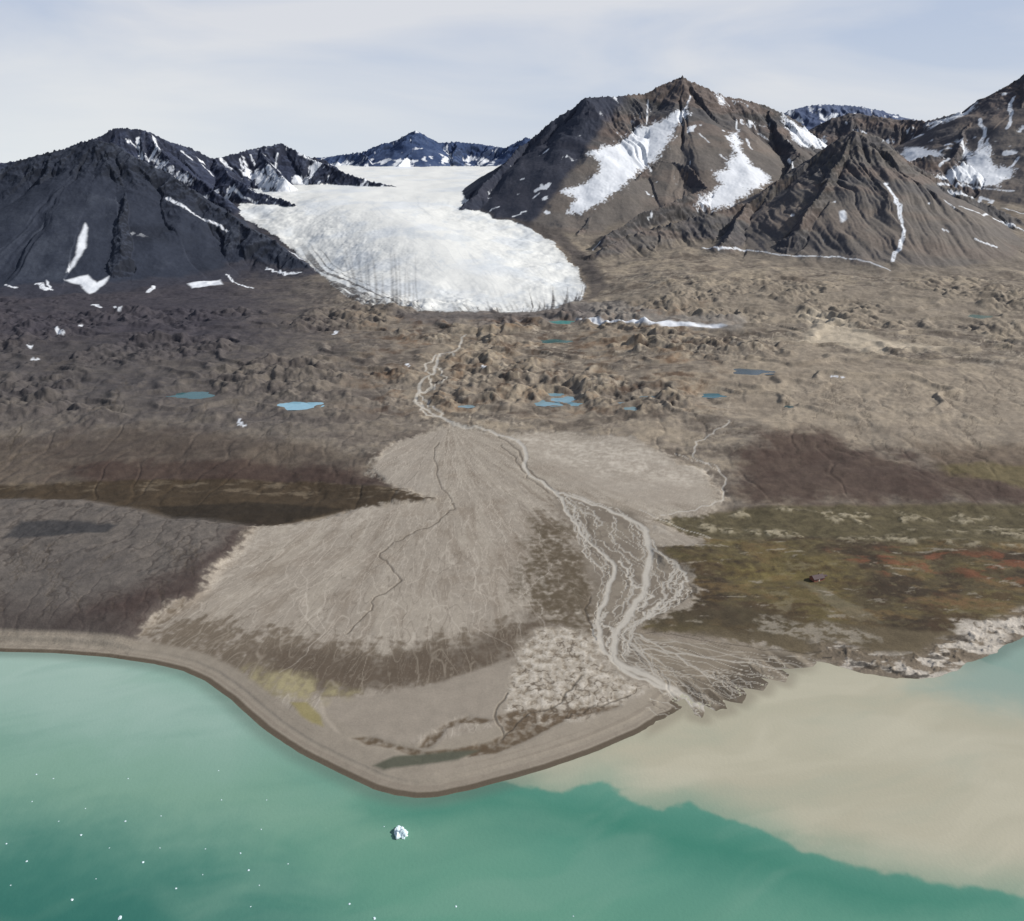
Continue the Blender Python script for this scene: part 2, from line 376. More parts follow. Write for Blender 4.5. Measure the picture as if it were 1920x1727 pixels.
PG([(1700,1125),(1800,1120),(1880,1132),(1800,1145)],8,16,(112,78,58),.5,sat(.5+tf))
PG([(1220,1120),(1300,1130),(1480,1150),(1480,1190),(1220,1180)],15,14,(74,66,52),.7)
PG([(1500,1095),(1540,1100),(1600,1140),(1640,1165),(1590,1160),(1530,1120)],5,12,(112,105,88),.55)
tz=G.poly(S([(1215,975),(1400,955),(1920,948),(2200,945),(2200,1030),(1920,1022),(1480,1008),(1330,1010)],False)[0],8,6)
lay(tz,(86,79,60),.85);lay(tz*sm(tf*2-.1),(104,95,72),.5);lay(tz*sm(-tf*2-.2),(60,53,43),.5)
for pts,wd in [([(1215,990),(1300,985),(1360,1000),(1500,1005),(1640,1010),(1780,1018),(2000,1022)],14),([(1380,965),(1500,962),(1620,970),(1700,975),(1860,985),(2000,990)],16),([(1560,975),(1640,985),(1760,1000),(1920,1008)],10),([(1690,962),(1800,970),(1920,972)],8)]:
    w,t=S(smooth(pts,5),False);m=np.zeros_like(h);w=w+rng.normal(0,5,w.shape)
    G.line(w,wd*t/1500*(.1+1.7*rng.random(len(w)))*1.4,12,m)
    gate=sm(fbm(X/50,Y/40,3,193)*4+.35)
    lay(m*gate*sm(n3*1.6+tf+.7),(160,150,128),.8);lay(m*gate*sm(-tf*3-.5),(70,63,52),.6);h+=m*gate*1.4
st2=sm((fbm(X/60,Y/20,6,171,.62)-.36)*6)
lay(tund*st2,(144,136,122),.6)
crock=sm((48-DS)/20)*sm((rr-.42)/.05)*(Y<1000)
lay(crock,(116,105,92),.8)
lay(crock*sm(fbm(X/40,Y/16,5,181,.55)*5),(182,174,163),.88)
lay(crock*sm(fbm(X/34,Y/13,5,186,.55)*5-.8),(56,51,46),.82)
h+=crock*np.maximum(0,fbm(X/14,Y/10,4,182,.6))*4*sat((DS-2)/4)
PG([(1790,1170),(1920,1165),(1915,1190),(1850,1225),(1800,1215)],6,16,(184,176,165),.78,sm(tf*2+.9))
PG([(1420,1155),(1560,1165),(1640,1190),(1600,1215),(1440,1185)],6,20,(146,138,125),.65,sm(tf*2+.7))
# left lowlands
PG([(0,830),(300,800),(700,850),(690,885),(740,915),(780,930),(700,945),(0,930),(-300,930),(-300,830)],34,30,(74,65,59),.75)  # shadowed terrace slope, shade painted into this brown and the next
PG([(100,870),(400,860),(680,880),(730,912),(500,912),(200,915)],20,24,(62,48,44),.7)
PG([(-300,905),(0,912),(300,900),(600,905),(790,925),(820,936),(740,948),(640,960),(480,992),(330,976),(150,942),(0,940),(-300,940)],5,5,(66,56,44),.97)
PG([(280,950),(500,945),(640,955),(480,987),(340,974)],5,5,(48,42,35),.9)
bl=G.poly(S([(-300,903),(0,905),(300,902),(600,905),(790,925),(820,936),(700,934),(400,922),(0,920),(-300,920)],False)[0],5,5)
lay(bl*sm(fbm(X/50,Y/16,5,191,.6)*3-.1),(108,97,82),.6)
lay(mLF,(96,90,85))
lay(mLF*sm(n2*2.5),(106,99,93),.5);lay(mLF*sm(n3*2),(112,105,98),.35)
lay(mLF*sm((vLF-.93)*16),(62,56,53),.65)
lay(mLF*sm(-n1*2),(86,81,78),.6)
PG([(0,1010),(40,975),(120,978),(215,985),(200,1000),(60,1010)],5,6,(56,56,58),.85)
PG([(470,990),(440,1040),(380,1110),(250,1190),(100,1190),(180,1130),(330,1080),(420,1000)],34,22,(62,51,48),.88)
PG([(-200,1140),(0,1120),(200,1150),(240,1200),(0,1215),(-200,1210)],24,18,(72,65,62),.7)
# ---- delta
mC=sm((mDs+.30*n3+.22*n2-.27)*2.3)*sm(mDs*3)
mC=np.where(DS<60,np.maximum(mC,mD),mC)
lay(mC,(146,137,125))
AP=S([(842,790)])[0][0]
ddx=X-AP[0];ddy=Y-AP[1];R=np.hypot(ddx,ddy);TH=np.arctan2(ddx,-ddy)
def vn(f,rs,sd,wv,th): return sm((1-np.abs(gn(TH*f+wv*G.LX*.5+.35*wv*G.WX*f/60,R/rs,sd)+.3*gn(TH*f*2.3,R/rs*2.5,sd+1))-th)/(1-th))
veins=np.maximum.reduce([vn(20,130,201,.8,.955),vn(38,100,205,1.0,.94)*.85,vn(70,70,209,1.2,.92)*.6,vn(125,50,212,1.2,.88)*.35])
lay(mC*sm(n4*2.5),(134,123,110),.6)
lay(mC*sm(gn(TH*14+.5*G.LX,R/200,213)*3+n3*.3),(158,149,136),.6)
lay(mC*sm(gn(TH*32+.5*G.LX,R/120,214)*3-.4+n2),(126,115,102),.45)
dk=np.maximum(vn(55,80,223,1.0,.93)*.5,vn(28,120,221,.8,.96))
lay(mC*dk,(106,96,85),.5)
lay(mC*veins,(184,175,162),.5)
PG([(960,818),(1180,828),(1310,885),(1352,925),(1290,950),(1180,940),(1080,905),(1000,860)],22,22,(162,153,141),.5,mC)
PG([(960,818),(1180,828),(1310,885),(1330,915),(1200,905),(1080,880),(1010,850)],26,30,(192,183,170),.75,mC*sat(.35+.8*n2+.9*n3))
PG([(700,850),(770,822),(840,800),(820,860),(830,930),(740,915),(695,885)],10,8,(150,142,132),.4,mC)
PG([(480,990),(640,962),(760,948),(700,980),(520,1020),(440,1080),(390,1120),(430,1050)],12,16,(172,163,151),.5,mC*sat(.3+sm(n3*3)))
SK0=G.poly(S([(1040,930),(1000,1000),(1010,1080),(1000,1160),(960,1190),(860,1205),(700,1215),(560,1195),(430,1170),(330,1155),(250,1200),(390,1255),(470,1275),(620,1312),(800,1290),(960,1240),(1110,1250),(1130,1180),(1110,1080),(1070,1000)],False)[0],60,20)
stre=sat(.5+.9*gn(TH*48+.4*G.LX,R/110,215)+.5*gn(TH*120,R/60,216)+n2*.3)
SK=sm((SK0+.4*(stre-.5)+.4*n3+.25*n2-.28)*1.9)*mC*(SK0>0.01)
lay(SK,(102,91,78),.9)
PG([(480,1215),(700,1235),(960,1190),(980,1160),(1080,1160),(960,1240),(800,1288),(620,1305),(520,1270)],22,22,(86,75,64),.75,mC)
lay(mC*SK*veins*sat(.2+stre),(150,140,126),.55)
PG([(985,970),(1055,985),(1105,1070),(1120,1180),(1040,1180),(985,1120)],22,28,(86,76,61),.85,mC*sat(.65+n3+.4*n2))
bad=G.poly(S([(960,1238),(1010,1180),(1070,1170),(1120,1200),(1130,1240),(1180,1275),(1230,1290),(1180,1325),(1100,1350),(980,1372),(930,1360),(950,1320)],False)[0],9,12)*mD
lay(bad,(164,155,142),.95)
bf=fbm(X/8+.3*G.WX,Y/9+.3*G.WY,5,231,.62);bv=1-np.abs(gn(X/22+.5*G.WX,Y/30+.5*G.WY,233)+.4*gn(X/8,Y/9,234))
lay(bad*sm(-bf*3-.25),(118,106,90),.7);lay(bad*sm((bv-.9)*12),(84,73,61),.75);lay(bad*sm((bf-.1)*4),(190,182,170),.75)
h+=bad*bf*.6
PG([(612,1312),(700,1305),(800,1290),(960,1236),(952,1320),(935,1355),(860,1345),(800,1375),(760,1400),(690,1388),(640,1380),(605,1345)],4,2,(142,133,121),.97,mD)
yl=G.poly(S([(455,1255),(560,1265),(640,1290),(665,1305),(610,1312),(590,1330),(540,1320),(490,1300)],False)[0],14,16)*mD
lay(yl*sat(.0+stre+n3*.5),(156,147,114),.85)
beach=sm((DS)/3)*(1-sm((DS-26)/8))*(rr<.36)
lay(beach,(142,133,120),.95)
PG([(430,1305),(500,1340),(620,1345),(700,1390),(800,1400),(930,1365),(1100,1355),(1250,1290),(1275,1320),(1100,1405),(900,1470),(780,1485),(690,1465),(560,1395)],5,3,(142,133,120),.95,mD)
bst=sm((gn(X/300,DS/5.2,241)-.05)*3)
lay(beach*bst,(128,118,106),.5)
PGc=[[(665,1385),(700,1382),(760,1402),(800,1412),(860,1408),(930,1392),(935,1400),(880,1418),(790,1425),(740,1408),(690,1398)],
 [(785,1405),(800,1385),(840,1358),(880,1345),(925,1352),(905,1357),(870,1356),(835,1372),(815,1395),(800,1408)],
 [(930,1345),(975,1330),(1050,1330),(1160,1325),(1150,1335),(1060,1352),(985,1390),(930,1412),(880,1420),(900,1400),(950,1380)]]
for p in PGc:
    PG(p,2,2.2,(90,76,60),.92,mD*sat(.8+n3))
    h-=G.poly(S(p,False)[0],5,3)*1.0
PG([(700,1438),(740,1424),(830,1412),(900,1412),(860,1425),(790,1438),(720,1448)],2.5,1.5,(82,83,71),.95,mD)
PG([(545,1320),(575,1322),(600,1345),(606,1362),(585,1358),(565,1345)],2.5,1.5,(140,130,90),.9,mD)
PG([(600,1318),(612,1345),(640,1375),(628,1372),(600,1345)],2,1.5,(162,152,138),.8,mD)
lay(sm((7.5-DS)/2.5)*sm((DS+2)/1.5)*(rr<.36),(84,74,62),.92)
lay(sm(-DS/2+.5),(110,110,90))
# ---- mudflat at the river mouth
mudm=G.poly(S([(1160,1180),(1260,1200),(1400,1212),(1530,1238),(1480,1275),(1300,1350),(1260,1300),(1170,1250)],False)[0],8,5)
lay(mudm,(124,114,100),.95)
mv=gn(TH*90+G.LX,R/200,251)
lay(mudm*sm((40-DS)/28)*sm(mv*3+.6),(80,72,62),.85)
lay(mudm*sm(-mv*4-.4),(142,132,117),.5)
# ------------------------------------------------------------------ rivers
RIV=np.zeros_like(h);DRK=np.zeros_like(h)
def riv(pts,w,acc=None,wig=1.0,sn=6,amp=1.0,guard=False):
    acc=RIV if acc is None else acc
    P=smooth(pts,sn);W,t=S(P,guard)
    k=np.arange(len(W));ph=rng.random(4)*6
    a=wig*t/1500
    W=W+np.stack([a*2.2*np.sin(k*.9+ph[0])+a*1.5*np.sin(k*2.1+ph[1]),a*2.5*np.sin(k*.7+ph[2])+a*2*np.sin(k*1.7+ph[3])],1)
    ww=np.broadcast_to(np.asarray(w,float),(len(W),)) if np.ndim(w)==0 else np.interp(np.linspace(0,1,len(W)),np.linspace(0,1,len(w)),w)
    G.line(W,ww*t/1500*(.6+.8*rng.random(len(W))),None,acc,amp)
main=[(870,628),(858,655),(822,668),(815,698),(792,715),(780,752),(802,770),(850,795),(900,805),(950,820),(982,838),(988,885),(1040,922),(1058,950),(1082,990),(1118,1030),(1150,1062),(1140,1110),(1122,1160),(1128,1210),(1160,1252),(1220,1282),(1285,1310),(1330,1335)]
riv(main,[4,4,5,6,6,6,6,7,8,10,13],wig=1)
riv([(850,662),(810,672),(800,700),(812,722),(790,742),(808,762),(830,780)],3.5,wig=2)
riv([(815,690),(832,700),(822,725),(790,735)],3,wig=2)
riv([(780,752),(795,772),(830,786),(870,800)],3.5,wig=2)
riv([(935,816),(975,850),(985,875),(1020,905),(1045,925)],4,DRK,1)
riv([(1045,925),(1080,934),(1150,962),(1200,985),(1216,1022),(1214,1080),(1196,1130),(1166,1172),(1150,1215),(1168,1250),(1240,1280),(1300,1325)],[5,7,9,12,13,14,14],wig=1)
LB=np.array([(1042,928),(1072,975),(1092,1030),(1125,1085),(1120,1140),(1112,1185),(1122,1225),(1165,1262)],float)
RB=np.array([(1075,928),(1190,962),(1222,1020),(1280,1072),(1302,1108),(1262,1140),(1195,1168),(1180,1215)],float)
for i in range(56):
    s0=rng.uniform(0,.75);s1=min(1,s0+rng.uniform(.12,.45))
    if i<6: s0,s1=0,1
    ss=np.linspace(s0,s1,int(8+16*(s1-s0)));a0=(i+.5)/56 if i%2 else rng.random()
    ph=rng.random(2)*6
    a=np.clip(a0+.10*np.sin(ss*13+ph[0])+.05*np.sin(ss*33+ph[1]),0,1)
    kk=ss*(len(LB)-1)
    L=np.stack([np.interp(kk,range(len(LB)),LB[:,j]) for j in (0,1)],1);Rr=np.stack([np.interp(kk,range(len(RB)),RB[:,j]) for j in (0,1)],1)
    riv(list(map(tuple,L*(1-a[:,None])+Rr*a[:,None])),rng.choice([1.0,1.6,2.4,4.0]),DRK if i%8==5 else RIV,wig=1.2,sn=4,amp=rng.choice([.55,.8,1.0]))
ends=[(1305,1345),(1335,1332),(1360,1325),(1385,1314),(1405,1302),(1435,1290),(1450,1280),(1480,1274),(1500,1258),(1530,1245),(1300,1330),(1340,1320)]
for i in range(34):
    e=ends[i%12];e=(e[0]+rng.uniform(-12,12),e[1]+rng.uniform(-5,3))
    s=(1165+rng.uniform(-6,30),1185+rng.uniform(0,70))
    m1=(s[0]*.66+e[0]*.34+rng.uniform(-14,14),s[1]*.6+e[1]*.4-rng.uniform(0,14));m2=(s[0]*.33+e[0]*.67+rng.uniform(-14,14),s[1]*.28+e[1]*.72-rng.uniform(-4,8))
    riv([s,m1,m2,e],[2.2,1.6,1.0] if i%4 else [4,3.2,2.2],wig=1.5,amp=rng.choice([.5,.75]),acc=DRK if i%5==4 else RIV)
for i in range(60):
    e=(rng.uniform(1280,1500),0);e=(e[0],1350-(e[0]-1280)*.42+rng.uniform(-6,4))
    s=(e[0]-rng.uniform(30,90),e[1]-rng.uniform(20,40))
    riv([s,((s[0]+e[0])/2+rng.uniform(-8,8),(s[1]+e[1])/2+rng.uniform(-4,4)),e],rng.choice([1.0,1.6]),DRK if i%3 else RIV,wig=1.5,amp=.7)
riv([(1365,790),(1340,812),(1308,830),(1302,858),(1345,878),(1358,905),(1352,935),(1310,955),(1240,966)],2.8,wig=1.5,amp=.8)
riv([(1265,850),(1290,862),(1320,868),(1350,885)],2,amp=.8)
riv([(1200,955),(1260,985),(1330,1008)],2,amp=.8)
THR=np.zeros_like(h);THD=np.zeros_like(h)
for i in range(170):
    th=rng.uniform(-.75,.42);r_=rng.uniform(30,640);P=[];L_=rng.uniform(50,180);dr=rng.normal(0,.012)
    for j in range(7):
        r2=r_+L_*j/6;th+=dr+rng.normal(0,.012)
        P.append((AP[0]+r2*math.sin(th),AP[1]-r2*math.cos(th)))
    P=np.array(P);P=smooth(P,4)+rng.normal(0,.8,(25,2));G.line(P,np.linspace(.6,1.4,25),None,THD if i%4==0 else THR,rng.choice([.5,.8]))
for p,w in [([(852,945),(845,960),(805,988),(760,1008),(728,1028),(714,1045),(742,1075),(748,1098),(705,1120),(690,1150),(650,1190)],3),
            ([(940,835),(965,860),(985,890),(1000,905),(1045,930)],3),([(820,830),(815,870),(835,925),(852,945)],2),
            ([(1105,1120),(1100,1160),(1118,1200)],4),([(952,1300),(930,1340),(945,1385)],3.5),([(1085,1270),(1050,1320),(985,1345),(940,1390)],3.5),([(1180,1305),(1100,1335),(1060,1348)],3.5),
            ([(0,870),(60,850),(130,830)],3),([(40,800),(20,840),(0,850)],3),([(1240,1190),(1400,1214),(1540,1228)],2.5)]:
    riv(p,w,DRK,1.2)
def tree(x,y,dirx,diry,n,w,acc,lim):
    pts=[(x,y)];a_=math.atan2(diry,dirx)
    for j in range(n):
        a_+=rng.normal(0,.42);a_=a_*.75+math.atan2(diry,dirx)*.25
        s_=rng.uniform(10,20);pts.append((pts[-1][0]+s_*math.cos(a_),pts[-1][1]+s_*.55*math.sin(a_)))
    if pts[-1][1]>lim: return
    riv(pts,w,acc,1.8,4,.7)
    for j in range(1,n-1):
        if rng.random()<.6:
            q=pts[j];riv([(q[0]-rng.uniform(8,26)*rng.choice([-1,1]),q[1]-rng.uniform(8,20)),((q[0])-rng.uniform(-4,4),q[1]-6),q],w*.7,acc,1.5,4,.55)
for i in range(24): tree(rng.uniform(1420,1880),rng.uniform(690,850),rng.uniform(-.2,1),1,int(rng.integers(4,9)),1.8,DRK,945)
for i in range(12): tree(rng.uniform(20,620),rng.uniform(700,850),rng.uniform(-1,.2),1,int(rng.integers(4,8)),1.8,DRK,925)
for i in range(24): tree(rng.uniform(-40,360),rng.uniform(1000,1110),rng.uniform(-.4,.6),1,int(rng.integers(4,8)),1.8,DRK,1195)
RIV*=(DS>-1);
lay(mC*THR*(1-.5*SK),(186,177,164),.6);lay(mC*THD,(102,92,81),.6)
BZ=sat(G.poly(S([(1042,928),(1190,962),(1225,1020),(1290,1075),(1302,1108),(1262,1142),(1195,1166),(1185,1215),(1230,1280),(1165,1262),(1112,1185),(1120,1140),(1092,1030)],False)[0],10,10))
lay(BZ,(112,103,92),.88);lay(BZ*sm(n2*3+n3),(136,127,114),.6)
lay(DRK*(DS>-1),(74,66,57),.65)
lay(sat(RIV),(184,177,165),.9)
h-=sat(DRK)*.6*(DS>3)+sat(RIV)*.3*(DS>3)
# ------------------------------------------------------------------ mountains colour
MC={0:((48,53,65),(66,71,82)),1:((54,60,78),(76,82,98)),2:((54,70,102),(84,98,126)),3:((84,82,82),(114,107,102)),4:((96,92,89),(119,112,105)),5:((80,92,120),(104,114,136)),6:((96,90,89),(120,111,106))}  # left mountain's shade and the far ridges' haze are painted into these colours
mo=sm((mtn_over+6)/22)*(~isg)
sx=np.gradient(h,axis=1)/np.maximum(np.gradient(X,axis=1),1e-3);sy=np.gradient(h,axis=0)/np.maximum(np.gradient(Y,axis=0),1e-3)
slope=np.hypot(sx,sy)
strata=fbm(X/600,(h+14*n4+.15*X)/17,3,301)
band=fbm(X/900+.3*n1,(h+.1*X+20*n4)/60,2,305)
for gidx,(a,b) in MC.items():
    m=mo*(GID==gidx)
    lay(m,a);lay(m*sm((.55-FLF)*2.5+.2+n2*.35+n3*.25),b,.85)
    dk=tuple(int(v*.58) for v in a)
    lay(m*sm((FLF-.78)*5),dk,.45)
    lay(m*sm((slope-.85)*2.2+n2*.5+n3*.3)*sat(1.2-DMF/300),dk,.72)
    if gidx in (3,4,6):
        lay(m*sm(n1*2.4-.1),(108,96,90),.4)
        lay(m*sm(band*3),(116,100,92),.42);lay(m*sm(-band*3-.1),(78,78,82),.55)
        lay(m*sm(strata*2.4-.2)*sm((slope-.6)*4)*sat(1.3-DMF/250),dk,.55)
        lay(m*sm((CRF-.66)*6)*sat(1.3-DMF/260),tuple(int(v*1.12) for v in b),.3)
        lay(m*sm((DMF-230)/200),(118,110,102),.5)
dface_shade=mo*(GID==3)*sm((330+(Y-3760)*.55-X+14*n2)/50)  # main peak's left face, its shade painted in dark blue
lay(dface_shade,(48,53,67),.9);lay(dface_shade*sm((.5-FLF)*3),(68,72,84),.5)
leftface_shade=mo*((GID==3)|(GID==4)|(GID==6))*sm((sx-.2)*3)  # slopes turned from the sun, shade painted into the rock colour
lay(leftface_shade,(62,66,78),.55)
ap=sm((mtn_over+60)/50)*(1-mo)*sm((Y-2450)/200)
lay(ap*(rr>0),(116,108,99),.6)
lay(ap*(rr<-.1),(54,56,66),.85)  # left mountain's painted shade carried onto its apron
# ------------------------------------------------------------------ glacier colour
lay(isg.astype(np.float32),(223,223,219))
lay(isg*sm(fbm(X/260,Y/200,5,311)*2),(208,213,218),.6)
lay(isg*sm((4200-Y)/600)*sm(fbm(X/120,Y/160,5,313,.6)*2.5-.2),(190,197,204),.45)
lines=sm((1-np.abs(gn(fs*12+.35*G.LX,Y/1600,325))-.93)/.07)
fine=sm(gn(fs*60+.15*G.LX,Y/900,327)*2.5)
lay(isg*lines*sm((4200-Y)/700)*sm(n1*2+.6),(184,188,192),.45)
lay(isg*fine*sm((3000-Y)/600),(194,195,195),.35)
fo=np.argsort(gp0[:12,0]);yfront=np.interp(X,gp0[:12,0][fo],gp0[:12,1][fo])
fd=Y-yfront
lfw=np.exp(-((fs+.60)/.40)**2)
wob=.08*G.LX
sn=gn(fs*10+wob,Y/3500,331)*1.1+gn(fs*26+wob*2,Y/2500,335)*1.2+gn(fs*80+wob*3,Y/1500,337)*.6
slen=np.clip(-60+sn*(240+700*lfw),8,650)+20*np.abs(n2)
dirt=sm((slen-fd)/(15+.6*slen))*sat(.85+.4*n2+.5*n3)
lay(isg*dirt*sm((3300-Y)/300),(78,74,72),.93)
DL=np.zeros_like(h)
for i in range(60):
    if i<26: x1=rng.choice([668,690,706,738,768,780])+rng.normal(0,9)
    else: x1=rng.uniform(850,1088)
    x1=min(max(x1,620),1088)
    y1=np.interp(x1,[600,640,690,760,960,1050,1090],[512,548,574,580,583,578,564])
    ln=rng.uniform(45,120) if i<26 else rng.uniform(8,28)
    lean=np.interp(x1,[600,700,770,900,1090],[-.55,-.1,.0,-.45,-.8])
    P=[(x1+lean*ln,y1-ln),(x1+lean*ln*.42+rng.normal(0,2),y1-ln*.45),(x1,y1)]
    w,t=S(smooth(P,5));wd=rng.uniform(2,7) if i<26 else rng.uniform(2,4)
    G.line(w,wd*t/1500*np.linspace(.2,1.3,len(w)),7,DL,np.linspace(.3,1,len(w)))
lay(DL*isg*sat(.75+n2*.5+n3*.5),(78,74,72),.9)
edge=sm(1-gd/22)*isg
lay(edge*sm((3300-Y)/200)*sat(.4+n2+n3*.5),(84,78,75),.75)
PG([(870,398),(940,412),(1000,432),(1060,470),(1100,520),(1105,560),(1140,540),(1110,480),(1060,440),(1000,415)],14,14,(76,71,70),.8,1.0-isg)
PG([(660,572),(760,584),(1000,588),(1100,570),(1090,585),(980,598),(760,596)],16,14,(88,83,81),.7,1.0-isg)
# ------------------------------------------------------------------ snow
SNP=[
 [(1196,238),(1215,235),(1240,228),(1275,210),(1295,212),(1264,240),(1242,285),(1210,315),(1165,350),(1122,385),(1087,402),(1066,397),(1085,370),(1060,362),(1100,345),(1120,325),(1125,305),(1102,290),(1130,280),(1165,265)],
 [(1370,250),(1386,243),(1390,285),(1412,312),(1442,330),(1438,345),(1405,362),(1372,386),(1335,394),(1302,386),(1330,362),(1352,342),(1338,322),(1362,318),(1376,290)],
 [(1340,174),(1352,180),(1362,192),(1350,196)],[(1374,182),(1404,186),(1400,199),(1380,194)],
 [(1466,214),(1500,238),(1545,258),(1562,268),(1548,284),(1500,272),(1480,246)],
 [(1655,266),(1700,276),(1762,290),(1705,303),(1672,292)],
 [(1738,230),(1790,207),(1832,192),(1826,204),(1790,225),(1748,238)],
 [(1795,262),(1808,268),(1825,292),(1842,272),(1850,278),(1862,310),(1905,318),(1870,352),(1820,346),(1752,332),(1826,316)],
 [(122,526),(165,516),(182,530),(206,518),(196,534),(168,552),(152,534)],
 [(352,532),(412,526),(418,534),(360,541)],
 [(452,312),(480,318),(520,338),(560,352),(640,362),(600,378),(552,376),(510,352),(470,336)],
 [(1080,600),(1160,599),(1260,603),(1350,608),(1362,612),(1240,612),(1120,609)],
 [(262,284),(292,298),(330,318),(360,342),(346,342),(300,312),(270,296)],
 [(148,445),(160,420),(166,428),(160,465),(140,500),(124,512),(142,480)],
 [(1574,398),(1584,395),(1588,412),(1578,418)],
 [(740,300),(775,302),(770,316),(735,316)],
]
SNL=[
 ([(1662,345),(1678,372),(1690,410),(1694,445),(1676,490)],8),([(1320,465),(1400,469),(1480,480),(1560,482),(1620,490),(1672,508)],3.5),
 ([(1780,362),(1850,375),(1858,382)],6),([(1800,388),(1850,405),(1925,434)],4),([(1830,450),(1866,464)],5),([(312,370),(360,400),(430,432)],5),
 ([(425,514),(440,530),(472,541)],5),([(498,505),(520,512),(562,512)],9),([(68,534),(90,542)],9),([(276,548),(290,536)],7),([(85,528),(97,545)],4),
 ([(60,675),(72,674)],5),([(106,618),(116,627)],6),([(150,612),(155,612)],5),([(176,572),(184,577)],7),([(215,575),(228,584)],4),([(55,650),(60,650)],5),([(8,535),(30,540)],6),
 ([(625,627),(632,623)],6),([(448,785),(450,796),(458,798)],5),([(760,683),(768,688)],4),([(905,685),(908,690)],4),([(1560,705),(1578,710)],4),([(1215,310),(1222,325)],3),
 ([(1215,190),(1213,235)],2.5),([(1295,180),(1275,225)],3),([(1400,262),(1408,280)],5),([(1478,300),(1490,315)],3),
 ([(1898,185),(1896,210),(1892,240)],6),([(1835,225),(1845,250),(1830,290)],7),([(1850,262),(1856,300),(1848,330)],8),([(1800,265),(1820,300)],6),([(1905,300),(1880,330),(1840,348)],7),([(1780,300),(1760,310)],4),
 ([(415,300),(435,318)],6),([(500,315),(525,345)],9),([(550,335),(600,352),(690,352)],7),([(290,262),(300,285)],5),([(560,290),(600,308)],6),
 ([(960,408),(985,398)],4),([(1000,372),(1012,362)],3),([(920,395),(935,388)],3),([(1110,470),(1125,455)],3),([(540,470),(575,490)],4),([(620,352),(700,360)],4),
 ([(1380,225),(1382,245)],3),([(1310,250),(1330,268)],2.5),([(1420,250),(1440,262)],2.5),([(1350,290),(1362,300)],3),
 ([(1760,345),(1820,352),(1900,360)],4),([(1880,390),(1920,402)],3),([(1770,375),(1790,392)],3),
 ([(235,262),(262,280)],3),([(340,285),(360,300)],3),([(380,310),(400,330)],3),([(450,300),(455,318)],3),([(470,292),(478,310)],3),([(520,290),(515,315)],3),([(430,350),(460,372),(500,392)],3)]
snow=np.zeros_like(h);sid=np.zeros(h.shape,np.int16);nid=1
gul_s=FLF-.6
for p in SNP:
    w,t=S(p);far=t.mean()>2900;wr=9 if far else 2
    if far:
        ms=G.poly(w,40,wr*1.6)
        m=sm((ms+.38*n3+.30*n2+.5*gul_s-.38)*4)*sm(ms*5)*(h>20)
    else: m=G.poly(w,6,4)*(h>20)
    edgef=1-G.poly(w,90,wr)
    m=m*sm(1.4-sat((n2*.6+n3*.4-gul_s*1.2+(CRF-.5)*.8)*1.8)*sat((slope-.4)*2.5)*1.0*(.3+edgef))
    m=np.where(isg&(Y<5000),0,m);snow=np.maximum(snow,m);sid[m>.5]=nid;nid+=1
for p,wd in SNL:
    w,t=S(smooth(p,5));m=np.zeros_like(h)
    wv=wd*t/1500*(.4+.9*rng.random(len(t)))
    G.line(w+rng.normal(0,1,w.shape)*wd*.6,wv,3,m);m=m*sm(1.3+n3*2.0);m=np.where(isg,0,m)
    snow=np.maximum(snow,m);sid[m>.5]=nid;nid+=1
thr={0:1.1,1:.50,2:.46,3:.66,4:.95,5:.40,6:.56}
ns=fbm((X+10*G.WX)/85,(Y+10*G.WY)/85,4,351,.5)+.6*gul_s*2+.25*fbm(ALF/26,DMF/140,2,357)
for gidx,tv in thr.items():
    tt=tv-(.42*sm((590-h)/90) if gidx==2 else 0)-(.34*sm((mtn_over*-1+110)/110) if gidx==1 else 0)
    m=sm((ns-tt)*9)*(GID==gidx)*mo*sm((h-230)/80)
    snow=np.maximum(snow,m*.95)
strk=sm((FL2-.94)*20)*sm(fbm(ALF/60,DMF/200,3,361)*5-1.4)*sm(1.1+n3*2.5)*mo*((GID==1)|(GID==3))*sm((h-400)/60)
snow=np.maximum(snow,strk*.85)
lay(snow,(220,223,228))
alpha=np.maximum(snow,isg*(1-.6*dirt*sm((2960-Y)/300)))
col*=.88
# ------------------------------------------------------------------ pieces
reg=np.zeros(h.shape,np.int32)
reg[mD>.5]=1
reg[(RIV>.45)]=2
mm=(mtn_over>0)&(~isg);reg[mm]=50+GID[mm]
reg[isg]=3
reg[sid>0]=100+sid[sid>0]
reg[(Y>7000)]=0
def nmat(name,rough=.9):
    m=bpy.data.materials.new(name);m.use_nodes=True;nt=m.node_tree
    b=nt.nodes["Principled BSDF"];b.inputs["Roughness"].default_value=rough
    return m,nt,b
def N(nt,typ,**kw):
    n=nt.nodes.new(typ)
    for k_,v in kw.items(): setattr(n,k_,v)
    return n
def mix(nt,blend,a,b,fac):
    n=N(nt,'ShaderNodeMix',data_type='RGBA',blend_type=blend)
    for s,v in ((0,fac),(6,a),(7,b)):
        if hasattr(v,'is_output'): nt.links.new(v,n.inputs[s])
        else: n.inputs[s].default_value=v
    return n.outputs[2]
def mathn(nt,op,a,b):
    n=N(nt,'ShaderNodeMath',operation=op)
    for s,v in ((0,a),(1,b)):
        if hasattr(v,'is_output'): nt.links.new(v,n.inputs[s])
        else: n.inputs[s].default_value=v
    return n.outputs[0]
